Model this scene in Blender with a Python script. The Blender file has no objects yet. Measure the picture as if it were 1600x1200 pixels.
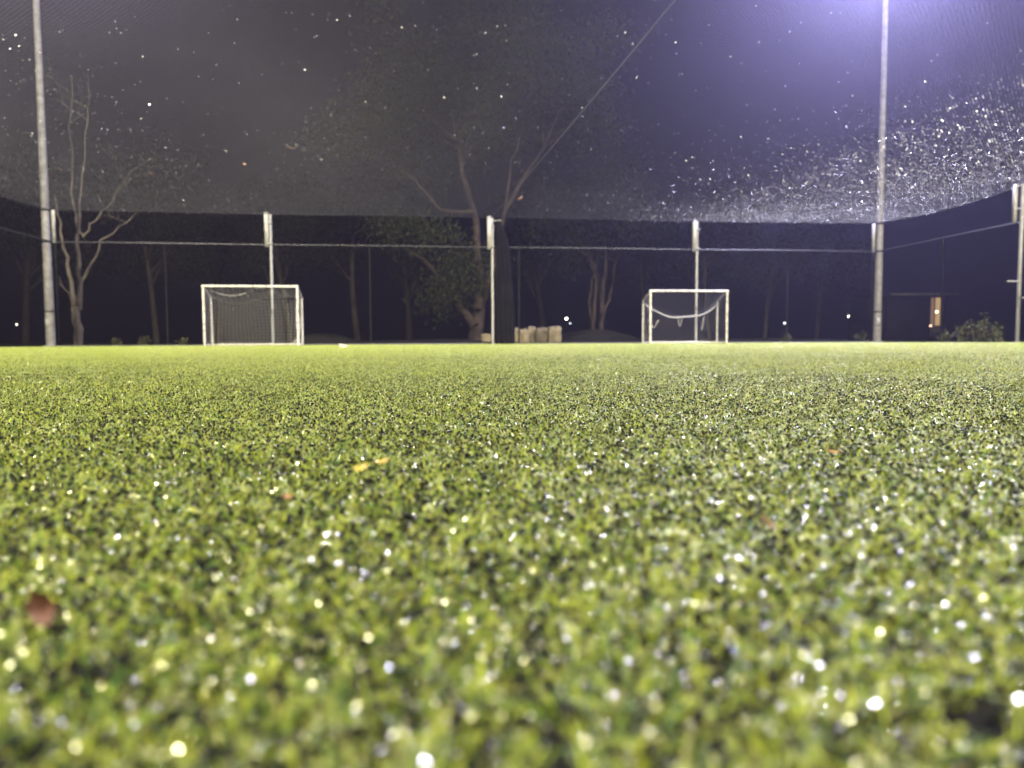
import bpy, math, random
import numpy as np
from mathutils import Vector, Matrix

random.seed(7)
rng = np.random.default_rng(7)
R = math.radians
scene = bpy.context.scene
col = scene.collection

# ------------------------------------------------------------------ camera
CAM_Z = 0.092
FPX = 1110.0                       # focal length in pixels of the 1600 px wide photograph
PITCH, ROLL = R(3.42), R(-0.27)
cam_d = bpy.data.cameras.new('camera')
cam_d.sensor_width = 36.0
cam_d.lens = 36.0 * FPX / 1600.0
cam_d.clip_start, cam_d.clip_end = 0.01, 600.0
cam_d.dof.use_dof = True
cam_d.dof.focus_distance = 1.10
cam_d.dof.aperture_fstop = 6.1
cam = bpy.data.objects.new('camera', cam_d)
col.objects.link(cam)
CR = Matrix.Rotation(R(90) - PITCH, 3, 'X') @ Matrix.Rotation(ROLL, 3, 'Z')
cam.matrix_world = Matrix.Translation((0, 0, CAM_Z)) @ CR.to_4x4()
scene.camera = cam

# ------------------------------------------------------------------ night sky, exposure
world = bpy.data.worlds.new("World")
scene.world = world
world.use_nodes = True
wbg = world.node_tree.nodes['Background']
wbg.inputs['Color'].default_value = (0.34, 0.28, 1.0, 1)
wbg.inputs['Strength'].default_value = 0.0045
scene.view_settings.view_transform = 'Standard'
scene.view_settings.look = 'None'
scene.view_settings.exposure = 0.0
scene.view_settings.gamma = 1.0
cy = scene.cycles
cy.use_denoising = True
cy.denoising_prefilter = 'ACCURATE'
cy.use_adaptive_sampling = False
cy.max_bounces = 7
cy.diffuse_bounces = 3
cy.glossy_bounces = 3
cy.transmission_bounces = 4
cy.volume_bounces = 0
cy.transparent_max_bounces = 8
cy.sample_clamp_indirect = 4.0
cy.caustics_reflective = False
cy.caustics_refractive = False

# pitch frame: s runs to the right along the end fence, t runs away along the pitch
TH = R(7.0)
def P(s, t, z=0.0):
    return Vector((s * math.cos(TH) - t * math.sin(TH), s * math.sin(TH) + t * math.cos(TH), z))
def ray(px, py):
    return CR @ Vector(((px - 800) / FPX, (600 - py) / FPX, -1.0))
def at(px, py, depth):
    """point seen at a pixel of the photograph, at a real distance along the view"""
    d = ray(px, py)
    return Vector((0, 0, CAM_Z)) + d * (depth / d.y)
def at_z(px, py, z):
    d = ray(px, py)
    return Vector((0, 0, CAM_Z)) + d * ((z - CAM_Z) / d.z)

D_END, H_NET, H_RAIL = 25.0, 4.42, 3.40
S_L, S_R = -11.9, 16.7
POST_S = [-11.9, -5.1, 2.4, 9.85, 16.7]

# ------------------------------------------------------------------ helpers
class MB:
    def __init__(self):
        self.v, self.f, self.n = [], [], 0
    def add(self, verts, faces):
        verts = np.asarray(verts, dtype=np.float64).reshape(-1, 3)
        self.v.append(verts)
        faces = np.asarray(faces, dtype=np.int64)
        self.f.append(faces + self.n)
        self.n += len(verts)
    def box(self, c, size, rot=None):
        sx, sy, sz = [x / 2 for x in size]
        vs = [Vector((x, y, z)) for x in (-sx, sx) for y in (-sy, sy) for z in (-sz, sz)]
        if rot is not None:
            vs = [rot @ v for v in vs]
        vs = [v + Vector(c) for v in vs]
        self.add([tuple(v) for v in vs], [(0, 1, 3, 2), (4, 6, 7, 5), (0, 4, 5, 1), (2, 3, 7, 6), (0, 2, 6, 4), (1, 5, 7, 3)])
    def tube(self, pts, rad, sides=8, cap=True):
        pts = np.array([tuple(p) for p in pts], dtype=np.float64)
        n = len(pts)
        rad = np.broadcast_to(np.asarray(rad, dtype=np.float64), (n,))
        tan = np.gradient(pts, axis=0)
        tan /= np.linalg.norm(tan, axis=1)[:, None] + 1e-12
        ref = np.array([0.0, 0.0, 1.0])
        if abs(tan[:, 2]).mean() > 0.85:
            ref = np.array([1.0, 0.0, 0.0])
        a = np.cross(tan, ref); a /= np.linalg.norm(a, axis=1)[:, None] + 1e-12
        b = np.cross(tan, a)
        ang = np.arange(sides) * 2 * np.pi / sides
        ring = (a[:, None, :] * np.cos(ang)[None, :, None] + b[:, None, :] * np.sin(ang)[None, :, None]) * rad[:, None, None]
        v = (pts[:, None, :] + ring).reshape(-1, 3)
        i = np.arange(n - 1)[:, None] * sides
        j = np.arange(sides)[None, :]
        k = (j + 1) % sides
        f = np.stack([i + j, i + k, i + sides + k, i + sides + j], -1).reshape(-1, 4)
        self.add(v, f)
        if cap and sides > 3:
            for base, p in ((0, pts[0]), ((n - 1) * sides, pts[-1])):
                ringv = v[base:base + sides]
                vv = np.vstack([ringv, p[None]])
                self.add(vv, [(q, (q + 1) % sides, sides, sides) for q in range(sides)])
    def arrays(self):
        return np.vstack(self.v), self.f
    def build(self, name, m, parent=None, smooth=False):
        o = mesh_obj(name, np.vstack(self.v), np.vstack(self.f), m, parent, smooth)
        return o

def make_mesh(name, V, F, m, smooth=False, colr=None):
    """V (n,3); F (k,4) quads (a quad whose last two indices match is a triangle)"""
    me = bpy.data.meshes.new(name)
    F = np.asarray(F, dtype=np.int32)
    V = np.asarray(V, dtype=np.float32)
    me.vertices.add(len(V)); me.vertices.foreach_set('co', V.ravel())
    if F.shape[1] == 4:
        tri = F[:, 2] == F[:, 3]
        tot = np.where(tri, 3, 4).astype(np.int32)
        mask = np.ones_like(F, dtype=bool); mask[tri, 3] = False
        loops = F[mask]
    else:
        tot = np.full(len(F), F.shape[1], dtype=np.int32); loops = F.ravel()
    start = np.concatenate([[0], np.cumsum(tot)[:-1]]).astype(np.int32)
    me.loops.add(len(loops)); me.loops.foreach_set('vertex_index', loops.astype(np.int32))
    me.polygons.add(len(F)); me.polygons.foreach_set('loop_start', start)
    try:
        me.polygons.foreach_set('loop_total', tot)
    except Exception:
        pass
    if smooth:
        me.polygons.foreach_set('use_smooth', np.ones(len(F), dtype=bool))
    if colr is not None:
        at_ = me.color_attributes.new('tint', 'FLOAT_COLOR', 'POINT')
        c4 = np.ones((len(V), 4), dtype=np.float32); c4[:, :3] = colr
        at_.data.foreach_set('color', c4.ravel())
    me.update(calc_edges=True); me.validate()
    if m is not None:
        me.materials.append(m)
    return me

def link(o, parent=None):
    col.objects.link(o)
    if parent is not None:
        o.parent = parent
    return o
def mesh_obj(name, V, F, m, parent=None, smooth=False, colr=None):
    return link(bpy.data.objects.new(name, make_mesh(name, V, F, m, smooth, colr)), parent)
def tag(o, label=None, cat=None, group=None, kind=None):
    if label: o['label'] = label
    if cat: o['category'] = cat
    if group: o['group'] = group
    if kind: o['kind'] = kind
    return o
def empty(name, loc=(0, 0, 0), rz=0.0):
    o = bpy.data.objects.new(name, None)
    o.location = loc; o.rotation_euler = (0, 0, rz); o.empty_display_size = 0.2
    return link(o)
def copy_tree(o, parent=None):
    c = o.copy(); col.objects.link(c)
    if parent is not None:
        c.parent = parent
    for ch in [x for x in bpy.data.objects if x.parent == o]:
        copy_tree(ch, c)
    return c

def mat(name, base, rough=0.5, metal=0.0, var=0.0, scale=8.0, bump=0.0, base2=None, spec=0.5, trans=0.0):
    m = bpy.data.materials.new(name); m.use_nodes = True
    nt = m.node_tree; b = nt.nodes['Principled BSDF']
    b.inputs['Roughness'].default_value = rough
    b.inputs['Metallic'].default_value = metal
    b.inputs['Specular IOR Level'].default_value = spec
    b.inputs['Base Color'].default_value = (*base, 1)
    if base2 is not None or var > 0:
        tc = nt.nodes.new('ShaderNodeTexCoord')
        nz = nt.nodes.new('ShaderNodeTexNoise'); nz.inputs['Scale'].default_value = scale
        nz.inputs['Detail'].default_value = 5
        nt.links.new(tc.outputs['Object'], nz.inputs['Vector'])
        rp = nt.nodes.new('ShaderNodeValToRGB')
        rp.color_ramp.elements[0].position = 0.35; rp.color_ramp.elements[1].position = 0.68
        c2 = base2 if base2 is not None else tuple(x * (1 - var) for x in base)
        rp.color_ramp.elements[0].color = (*c2, 1); rp.color_ramp.elements[1].color = (*base, 1)
        nt.links.new(nz.outputs['Fac'], rp.inputs['Fac'])
        nt.links.new(rp.outputs['Color'], b.inputs['Base Color'])
        if bump > 0:
            bp = nt.nodes.new('ShaderNodeBump'); bp.inputs['Strength'].default_value = bump
            bp.inputs['Distance'].default_value = 0.02
            nt.links.new(nz.outputs['Fac'], bp.inputs['Height'])
            nt.links.new(bp.outputs['Normal'], b.inputs['Normal'])
    return m

def tint_mat(name, rough, trans, spec=0.5, gain=1.0, tcol=(1, 1, 1)):
    """colour from the mesh's tint attribute, part of the light let through"""
    m = bpy.data.materials.new(name); m.use_nodes = True
    nt = m.node_tree; b = nt.nodes['Principled BSDF']; out = nt.nodes['Material Output']
    a = nt.nodes.new('ShaderNodeAttribute'); a.attribute_name = 'tint'
    nt.links.new(a.outputs['Color'], b.inputs['Base Color'])
    b.inputs['Roughness'].default_value = rough
    b.inputs['Specular IOR Level'].default_value = spec
    tr = nt.nodes.new('ShaderNodeBsdfTranslucent')
    mx = nt.nodes.new('ShaderNodeMixRGB'); mx.blend_type = 'MULTIPLY'; mx.inputs['Fac'].default_value = 1
    mx.inputs['Color2'].default_value = (*tcol, 1)
    nt.links.new(a.outputs['Color'], mx.inputs['Color1'])
    nt.links.new(mx.outputs['Color'], tr.inputs['Color'])
    ms = nt.nodes.new('ShaderNodeMixShader'); ms.inputs['Fac'].default_value = trans
    nt.links.new(b.outputs['BSDF'], ms.inputs[1]); nt.links.new(tr.outputs['BSDF'], ms.inputs[2])
    nt.links.new(ms.outputs['Shader'], out.inputs['Surface'])
    return m
def emit_mat(name, c, strength):
    m = bpy.data.materials.new(name); m.use_nodes = True
    nt = m.node_tree; nt.nodes.remove(nt.nodes['Principled BSDF'])
    e = nt.nodes.new('ShaderNodeEmission'); e.inputs['Color'].default_value = (*c, 1); e.inputs['Strength'].default_value = strength
    nt.links.new(e.outputs['Emission'], nt.nodes['Material Output'].inputs['Surface'])
    return m

M = {}
M['galv'] = mat('galvanised_steel', (0.19, 0.185, 0.175), 0.6, 0.1, 0.25, 9.0)
M['pole'] = mat('pole_steel', (0.165, 0.158, 0.148), 0.65, 0.1, 0.5, 6.0)
M['cream'] = mat('cream_paint', (0.24, 0.23, 0.20), 0.55, 0, 0.4, 11.0)
M['white'] = mat('white_paint', (0.40, 0.38, 0.335), 0.5, 0, 0.45, 14.0)
M['black'] = mat('black_plastic', (0.02, 0.02, 0.02), 0.5)
M['goalnet'] = mat('goal_net_cord', (0.30, 0.285, 0.25), 0.85)
M['goalnet_dark'] = mat('goal_net_cord_dark', (0.16, 0.155, 0.16), 0.8)
M['rope'] = mat('rope', (0.24, 0.23, 0.23), 0.85, 0, 0.4, 20.0)
M['rail'] = mat('rail_steel', (0.025, 0.025, 0.028), 0.42, 0.4)
M['fence'] = mat('black_fence_wire', (0.010, 0.010, 0.011), 0.7, spec=0.1)
M['fence_post'] = mat('fence_post_steel', (0.005, 0.005, 0.0055), 0.7, 0.0, spec=0.08)
M['bark_dark'] = mat('dark_bark', (0.024, 0.019, 0.015), 0.9, 0, 0, 3.0, 0.4, base2=(0.01, 0.0085, 0.007), spec=0.1)
M['divider'] = mat('divider_net_cloth', (0.005, 0.0049, 0.0052), 0.95, 0, 0.45, 3.0, spec=0.03)
M['bark'] = mat('bark', (0.026, 0.0185, 0.013), 0.9, 0, 0, 3.0, 0.5, base2=(0.009, 0.0066, 0.005), spec=0.1)
M['bark_pale'] = mat('pale_bark', (0.078, 0.066, 0.050), 0.85, 0, 0, 3.0, 0.4, base2=(0.033, 0.028, 0.022), spec=0.1)
M['earth'] = mat('dark_earth', (0.012, 0.011, 0.0095), 0.95, 0, 0.5, 1.2, 0.5, spec=0.05)
M['crumb'] = mat('rubber_crumb', (0.016, 0.016, 0.018), 0.8, 0, 0.5, 400.0, spec=0.02)
M['stone'] = mat('sandstone', (0.125, 0.10, 0.055), 0.95, 0, 0, 3.4, 0.8, base2=(0.07, 0.055, 0.03))
M['concrete'] = mat('concrete', (0.10, 0.097, 0.094), 0.9, 0, 0.5, 6.0, 0.2)
M['leaf'] = tint_mat('tree_leaf', 0.7, 0.2, 0.06)
M['turf'] = tint_mat('turf_fibre', 0.38, 0.42, 0.32, tcol=(1.25, 1.2, 0.9))

# roof net cord: wet pale grey nylon that lets some light through
def grazing(nt, lo, hi, power):
    # reflection of a wet surface: weak face on, strong at a glancing angle
    lw = nt.nodes.new('ShaderNodeLayerWeight'); lw.inputs['Blend'].default_value = 0.5
    pw = nt.nodes.new('ShaderNodeMath'); pw.operation = 'POWER'; pw.inputs[1].default_value = power
    mr = nt.nodes.new('ShaderNodeMapRange'); mr.inputs['To Min'].default_value = lo; mr.inputs['To Max'].default_value = hi
    nt.links.new(lw.outputs['Facing'], pw.inputs[0]); nt.links.new(pw.outputs[0], mr.inputs['Value'])
    return mr.outputs['Result']
def net_mat():
    m = bpy.data.materials.new('wet_net_cord'); m.use_nodes = True
    nt = m.node_tree; nt.nodes.remove(nt.nodes['Principled BSDF']); out = nt.nodes['Material Output']
    df = nt.nodes.new('ShaderNodeBsdfDiffuse'); df.inputs['Color'].default_value = (0.013, 0.013, 0.014, 1)
    tr = nt.nodes.new('ShaderNodeBsdfTranslucent'); tr.inputs['Color'].default_value = (0.40, 0.385, 0.37, 1)
    ms = nt.nodes.new('ShaderNodeMixShader'); ms.inputs['Fac'].default_value = 0.06
    nt.links.new(df.outputs['BSDF'], ms.inputs[1]); nt.links.new(tr.outputs['BSDF'], ms.inputs[2])
    g = nt.nodes.new('ShaderNodeBsdfGlossy'); g.inputs['Color'].default_value = (.95, .95, .95, 1); g.inputs['Roughness'].default_value = 0.6
    m2 = nt.nodes.new('ShaderNodeMixShader')
    nt.links.new(grazing(nt, .0, .38, 6.0), m2.inputs['Fac'])
    nt.links.new(ms.outputs['Shader'], m2.inputs[1]); nt.links.new(g.outputs['BSDF'], m2.inputs[2])
    nt.links.new(m2.outputs['Shader'], out.inputs['Surface'])
    return m
M['net'] = net_mat()
def film_mat(name, c, rough, lo, hi, power):
    # a film of water: mostly clear, mirrors the lamps
    m = bpy.data.materials.new(name); m.use_nodes = True
    nt = m.node_tree; nt.nodes.remove(nt.nodes['Principled BSDF']); out = nt.nodes['Material Output']
    g = nt.nodes.new('ShaderNodeBsdfGlossy'); g.inputs['Color'].default_value = (*c, 1); g.inputs['Roughness'].default_value = rough
    t = nt.nodes.new('ShaderNodeBsdfTransparent')
    ms = nt.nodes.new('ShaderNodeMixShader')
    nt.links.new(grazing(nt, lo, hi, power), ms.inputs['Fac'])
    nt.links.new(t.outputs['BSDF'], ms.inputs[1]); nt.links.new(g.outputs['BSDF'], ms.inputs[2])
    nt.links.new(ms.outputs['Shader'], out.inputs['Surface'])
    return m
M['drop'] = film_mat('water_film', (0.98, 0.98, 0.98), 0.50, .5, 1.0, 1.5)
M['dew'] = film_mat('dew_film', (0.95, 0.95, 0.72), 0.30, .33, 1.0, 1.6)

# ------------------------------------------------------------------ floodlight poles (the only lamps of the pitch)
def flood_pole(base, aim, label, power, colr, spread=170, hgt=15.5, heads=2):
    root = empty('floodlight_pole', base)
    tag(root, label, 'light pole', 'floodlight poles around the pitch')
    mb = MB()
    zz = np.linspace(0, hgt, 9)
    mb.tube([(0, 0, z) for z in zz], np.interp(zz, [0, hgt], [0.145, 0.07]), 16)
    mb.build('pole', M['pole'], root, True)
    for z in (1.15, 3.42, 4.45, 8.0):
        rr_ = float(np.interp(z, [0, hgt], [.145, .07])) + .006
        mb = MB(); mb.tube([(0, 0, z - .03), (0, 0, z + .03)], rr_, 16); mb.build('clamp_band', M['fence_post'] if z != 8.0 else M['galv'], root)
    mb = MB(); mb.box((-.02, -.135, .75), (.10, .03, .32)); mb.build('access_cover', M['galv'], root)
    mb = MB(); mb.tube([(0, 0, 0), (0, 0, 0.035)], 0.24, 16); mb.build('base_plate', M['galv'], root)
    dirv = (Vector(aim) - (Vector(base) + Vector((0, 0, hgt)))).normalized()
    flat = Vector((dirv.x, dirv.y, 0)).normalized()
    side = Vector((-flat.y, flat.x, 0))
    mb = MB(); mb.tube([side * -0.75 + Vector((0, 0, hgt - .1)), side * 0.75 + Vector((0, 0, hgt - .1))], 0.04, 8)
    mb.build('crossarm', M['galv'], root)
    rot = dirv.to_track_quat('-Z', 'Y').to_matrix()
    for sgn in (-1, 1):
        c = side * (0.5 * sgn) + Vector((0, 0, hgt + 0.12)) + flat * 0.12
        mb = MB(); mb.box(c, (0.56, 0.42, 0.14), rot); h = mb.build('floodlight', M['black'], root)
        mb = MB(); mb.box(c + dirv * 0.073, (0.5, 0.36, 0.006), rot)
        mb.build('lens', emit_mat('floodlight_lens', colr, 30.0), h)
    ld = bpy.data.lights.new('floodlight_lamp', 'AREA')
    ld.shape = 'RECTANGLE'; ld.size = 1.3; ld.size_y = 0.4
    ld.spread = R(spread); ld.energy = power; ld.color = colr
    lo = bpy.data.objects.new('floodlight_lamp', ld); col.objects.link(lo); lo.parent = root
    c = Vector((0, 0, hgt + 0.12)) + flat * 0.12 + dirv * 0.1
    lo.matrix_local = Matrix.Translation(c) @ dirv.to_track_quat('-Z', 'Y').to_matrix().to_4x4()
    return root
flood_pole(P(-12.25, 25.2), P(-2, 8, 0), 'tall tapered steel light pole at the left end of the far fence', 5200, (1.0, 0.93, 0.80))
flood_pole(P(17.1, 25.2), P(5, 8, 0), 'tall tapered steel light pole left of the house with the lit door', 20000, (0.67, 0.66, 1.0))
flood_pole(P(-12.4, -9), P(-2, 18, 0), 'floodlight pole behind the camera at the left side of the pitch', 12300, (1.0, 0.92, 0.70), 82)
flood_pole(P(17.4, -9), P(6, 18, 0), 'floodlight pole behind the camera at the right side of the pitch', 11000, (1.0, 0.94, 0.76), 82)

# ------------------------------------------------------------------ ground
nx, ny = 121, 121
gx = np.linspace(-130, 130, nx); gy = np.linspace(-40, 160, ny)
X, Y = np.meshgrid(gx, gy)
ts = X * (-math.sin(TH)) + Y * math.cos(TH)
ss = X * math.cos(TH) + Y * math.sin(TH)
outside = np.clip(np.maximum(np.maximum(ts - 27, 0), np.maximum(np.abs(ss - 2.4) - 17, 0)) / 6, 0, 1)
Z = -0.03 + outside * (0.10 + 0.10 * np.sin(X * .35) * np.cos(Y * .28) + .1 * np.sin(X * .13 + 1))
gv = np.stack([X, Y, Z], -1).reshape(-1, 3)
ii = (np.arange(ny - 1)[:, None] * nx + np.arange(nx - 1)[None, :]).ravel()
gf = np.stack([ii, ii + 1, ii + nx + 1, ii + nx], -1)
tag(mesh_obj('ground', gv, gf, M['earth'], smooth=True), kind='structure')
def quad_sheet(name, pts, m):
    return mesh_obj(name, [tuple(p) for p in pts], [(0, 1, 2, 3)], m)
tag(quad_sheet('pitch_base', [P(S_L, -12, 0), P(S_R, -12, 0), P(S_R, D_END - .1, 0), P(S_L, D_END - .1, 0)], M['crumb']), kind='structure')
# kerb on the far edge
mb = MB()
for a, b in ((S_L + .15, 2.2), (2.6, S_R - .15)):
    c = P((a + b) / 2, D_END - .16, 0.012)
    mb.box(c, (b - a, 0.10, 0.045), Matrix.Rotation(TH, 3, 'Z'))
tag(mb.build('kerb', M['concrete']), kind='structure')
for (px, py, dep, rx, hz) in ((505, 520, 33, 1.9, .55), (930, 513, 36, 2.6, .75)):
    a = np.linspace(0, 2 * np.pi, 29)[:-1]; rr = np.linspace(0, 1, 8)
    c = at(px, 533, dep)
    vs = [[c.x + r * rx * math.cos(t) * (1 + .1 * math.sin(3 * t + px)), c.y + r * rx * .7 * math.sin(t), -.05 + (hz + .12 * math.sin(5 * t + 9 * r) * r) * (1 - r ** 2)] for r in rr for t in a]
    fs = [(i * 28 + j, i * 28 + (j + 1) % 28, (i + 1) * 28 + (j + 1) % 28, (i + 1) * 28 + j) for i in range(7) for j in range(28)]
    tag(mesh_obj('earth_mound', vs, fs, M['earth'], smooth=True), kind='structure')

# ------------------------------------------------------------------ artificial turf
ICO_V = None
def ico(sub=1):
    import bmesh
    bm = bmesh.new(); bmesh.ops.create_icosphere(bm, subdivisions=sub, radius=1)
    V = np.array([v.co[:] for v in bm.verts]); F = np.array([[v.index for v in f.verts] for f in bm.faces]); bm.free()
    return V, F
IV, IF = ico(1)
IV2, IF2 = ico(2)
def crumbs(cs, r, rs):
    # rough rubber granules: squashed, twisted eight sided lumps
    V0 = np.array([[1, 0, 0], [-1, 0, 0], [0, 1, 0], [0, -1, 0], [0, 0, 1], [0, 0, -1]], float)
    F0 = np.array([[0, 2, 4], [2, 1, 4], [1, 3, 4], [3, 0, 4], [2, 0, 5], [1, 2, 5], [3, 1, 5], [0, 3, 5]])
    n = len(cs); a = r.uniform(0, 6.28, n); b = r.uniform(-.6, .6, n)
    V = V0[None] * np.asarray(rs).reshape(n, 1, 3) + r.normal(0, .00025, (n, 6, 3))
    x = V[..., 0] * np.cos(a)[:, None] - V[..., 1] * np.sin(a)[:, None]; y = V[..., 0] * np.sin(a)[:, None] + V[..., 1] * np.cos(a)[:, None]
    z = V[..., 2] * np.cos(b)[:, None] + x * np.sin(b)[:, None]; x = x * np.cos(b)[:, None] - V[..., 2] * np.sin(b)[:, None]
    V = (np.stack([x, y, z], -1) + cs[:, None, :]).reshape(-1, 3)
    return V, (F0[None] + (np.arange(n) * 6)[:, None, None]).reshape(-1, 3)
def spheres(cs, rs, sub=1, squash=None):
    V0, F0 = (IV, IF) if sub == 1 else (IV2, IF2)
    n = len(cs)
    sc = np.asarray(rs).reshape(n, 1, -1)
    V = (cs[:, None, :] + V0[None] * sc).reshape(-1, 3)
    F = (F0[None] + (np.arange(n) * len(V0))[:, None, None]).reshape(-1, 3)
    return V, F

def beads(cs, rad, r, tilt, sides=6):
    # six sided flat beads with a slightly raised middle
    n = len(cs)
    nm = np.stack([r.normal(0, tilt, n), r.normal(0, tilt, n), np.ones(n)], -1) if tilt < 5 else r.normal(0, 1, (n, 3))
    nm /= np.linalg.norm(nm, axis=1)[:, None]
    q = r.normal(0, 1, (n, 3)); a = np.cross(nm, q); a /= np.linalg.norm(a, axis=1)[:, None]; b = np.cross(nm, a)
    an = np.arange(sides) * 2 * np.pi / sides
    V = cs[:, None, :] + (a[:, None, :] * np.cos(an)[None, :, None] + b[:, None, :] * np.sin(an)[None, :, None]) * np.asarray(rad)[:, None, None]
    if sides == 4:
        return V.reshape(-1, 3), np.arange(n * 4).reshape(-1, 4)
    V = np.concatenate([V, (cs + nm * (np.asarray(rad) * .04)[:, None])[:, None, :]], 1).reshape(-1, 3)
    F = np.array([[k, (k + 1) % 6, 6] for k in range(6)])[None] + (np.arange(n) * 7)[:, None, None]
    return V, F.reshape(-1, 3)
PATCH = 0.5
turf_col = bpy.data.collections.new('turf_patches')
def smooth_noise(x, y, seed, f):
    r = np.random.default_rng(seed); v = np.zeros_like(x)
    for k in range(9):
        a = r.uniform(0, 2 * np.pi); ph = r.uniform(0, 2 * np.pi); ff = f * r.uniform(.6, 1.8)
        v += np.sin((x * np.cos(a) + y * np.sin(a)) * ff + ph)
    return v / 3.0
def turf_patch(idx, dens, bare):
    r = np.random.default_rng(100 + idx)
    half = PATCH / 2 + 0.004
    nt_ = int(dens * PATCH * PATCH / 7)
    tx = r.uniform(-half, half, nt_); ty = r.uniform(-half, half, nt_)
    keep = smooth_noise(tx, ty, 50 + idx, 400) * .8 + smooth_noise(tx, ty, 80 + idx, 1050) > bare
    tx, ty = tx[keep], ty[keep]
    nb = 7
    bx = np.repeat(tx, nb) + r.normal(0, .0012, len(tx) * nb)
    by = np.repeat(ty, nb) + r.normal(0, .0012, len(tx) * nb)
    n = len(bx)
    tlean = r.uniform(0, 2 * np.pi, len(tx))
    az = np.repeat(tlean, nb) + r.normal(0, 1.1, n)
    L = r.uniform(.004, .0112, n)
    L = np.where(r.random(n) > .96, r.uniform(.010, .017, n), L)
    w = r.uniform(.00016, .00034, n)
    el0 = np.clip(r.normal(1.0, .35, n), .3, 1.55)      # start angle above the ground
    bend = r.uniform(.3, 2.2, n)
    segs = 4
    p = np.zeros((n, segs + 1, 3)); p[:, 0, 0] = bx; p[:, 0, 1] = by; p[:, 0, 2] = 0
    el = el0.copy(); azc = az.copy()
    for k in range(segs):
        p[:, k + 1, 0] = p[:, k, 0] + np.cos(el) * np.cos(azc) * L / segs
        p[:, k + 1, 1] = p[:, k, 1] + np.cos(el) * np.sin(azc) * L / segs
        p[:, k + 1, 2] = np.maximum(p[:, k, 2] + np.sin(el) * L / segs, .0015)
        el = el - bend / segs * 1.5; azc = azc + r.normal(0, .5, n)
    sa = az + np.pi / 2 + r.normal(0, .5, n)
    side = np.stack([np.cos(sa), np.sin(sa), r.normal(0, .25, n)], -1)
    wk = np.array([1, 1, 1, .8, .3])
    off = side[:, None, :] * (w[:, None] * wk[None])[:, :, None]
    V = np.stack([p - off, p + off], 2).reshape(n, (segs + 1) * 2, 3)
    base = (np.arange(n) * (segs + 1) * 2)[:, None, None]
    q = np.array([[2 * k, 2 * k + 1, 2 * k + 3, 2 * k + 2] for k in range(segs)])[None]
    F = (base + q).reshape(-1, 4)
    # fibre colours: lime, mid green, olive
    kinds = r.choice(3, n, p=[.42, .38, .20])
    cols = np.array([[.368, .428, .044], [.082, .166, .017], [.240, .245, .040]])[kinds]
    cols = cols * r.uniform(.75, 1.2, (n, 1))
    C = np.repeat(cols[:, None, :], (segs + 1) * 2, 1).reshape(-1, 3)
    Vb = V.reshape(-1, 3)
    me = make_mesh('turf_fibres', Vb, F, M['turf'], colr=C)
    # crumb granules
    ng = 20000
    gc = np.stack([r.uniform(-half, half, ng), r.uniform(-half, half, ng), np.where(r.random(ng) > .05, r.uniform(.0003, .0050, ng), r.uniform(.004, .0072, ng))], -1)
    gV, gF = crumbs(gc, r, r.uniform(.0007, .0018, (ng, 1)) * r.uniform(.7, 1.3, (ng, 3)))
    # films of water lying on the fibres: small flat beads, each tilted its own way
    nd = 200000
    pick = r.choice(n, nd)
    kk = r.integers(2, 5, nd)
    dc = p[pick, kk] + np.array([0, 0, .0005])
    dV, dF = beads(dc, r.lognormal(0, .4, nd) * .00025, r, .55, 4)
    return me, (gV, gF), (dV, dF)
import bmesh
def join_patch(idx, dens, bare):
    me, (gV, gF), (dV, dF) = turf_patch(idx, dens, bare)
    nV0 = len(me.vertices)
    co = np.empty(nV0 * 3, dtype=np.float32); me.vertices.foreach_get('co', co)
    fl = np.empty(len(me.loops), dtype=np.int32); me.loops.foreach_get('vertex_index', fl)
    Fq = fl.reshape(-1, 4)
    cc = np.empty(nV0 * 4, dtype=np.float32); me.color_attributes['tint'].data.foreach_get('color', cc)
    def t2q(F): return F if F.shape[1] == 4 else np.concatenate([F, F[:, 2:3]], 1)
    V = np.vstack([co.reshape(-1, 3), gV, dV])
    F = np.vstack([Fq, t2q(gF) + nV0, t2q(dF) + nV0 + len(gV)])
    C = np.zeros((len(V), 3), dtype=np.float32); C[:nV0] = cc.reshape(-1, 4)[:, :3]
    m2 = make_mesh('turf_patch', V, F, M['turf'], colr=C)
    m2.materials.append(M['crumb']); m2.materials.append(M['dew'])
    mi = np.zeros(len(F), dtype=np.int32); mi[len(Fq):] = 1; mi[len(Fq) + len(gF):] = 2
    sm = np.zeros(len(F), dtype=bool)
    m2.polygons.foreach_set('material_index', mi); m2.polygons.foreach_set('use_smooth', sm)
    bpy.data.meshes.remove(me)
    return m2
VARS = [(380000, -1.7), (370000, -1.4), (350000, -1.1), (310000, -.7), (380000, -1.6), (330000, -.9)]
for i, (d, b) in enumerate(VARS):
    o = bpy.data.objects.new('turf_patch_%d' % i, join_patch(i, d, b))
    turf_col.objects.link(o)

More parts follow.
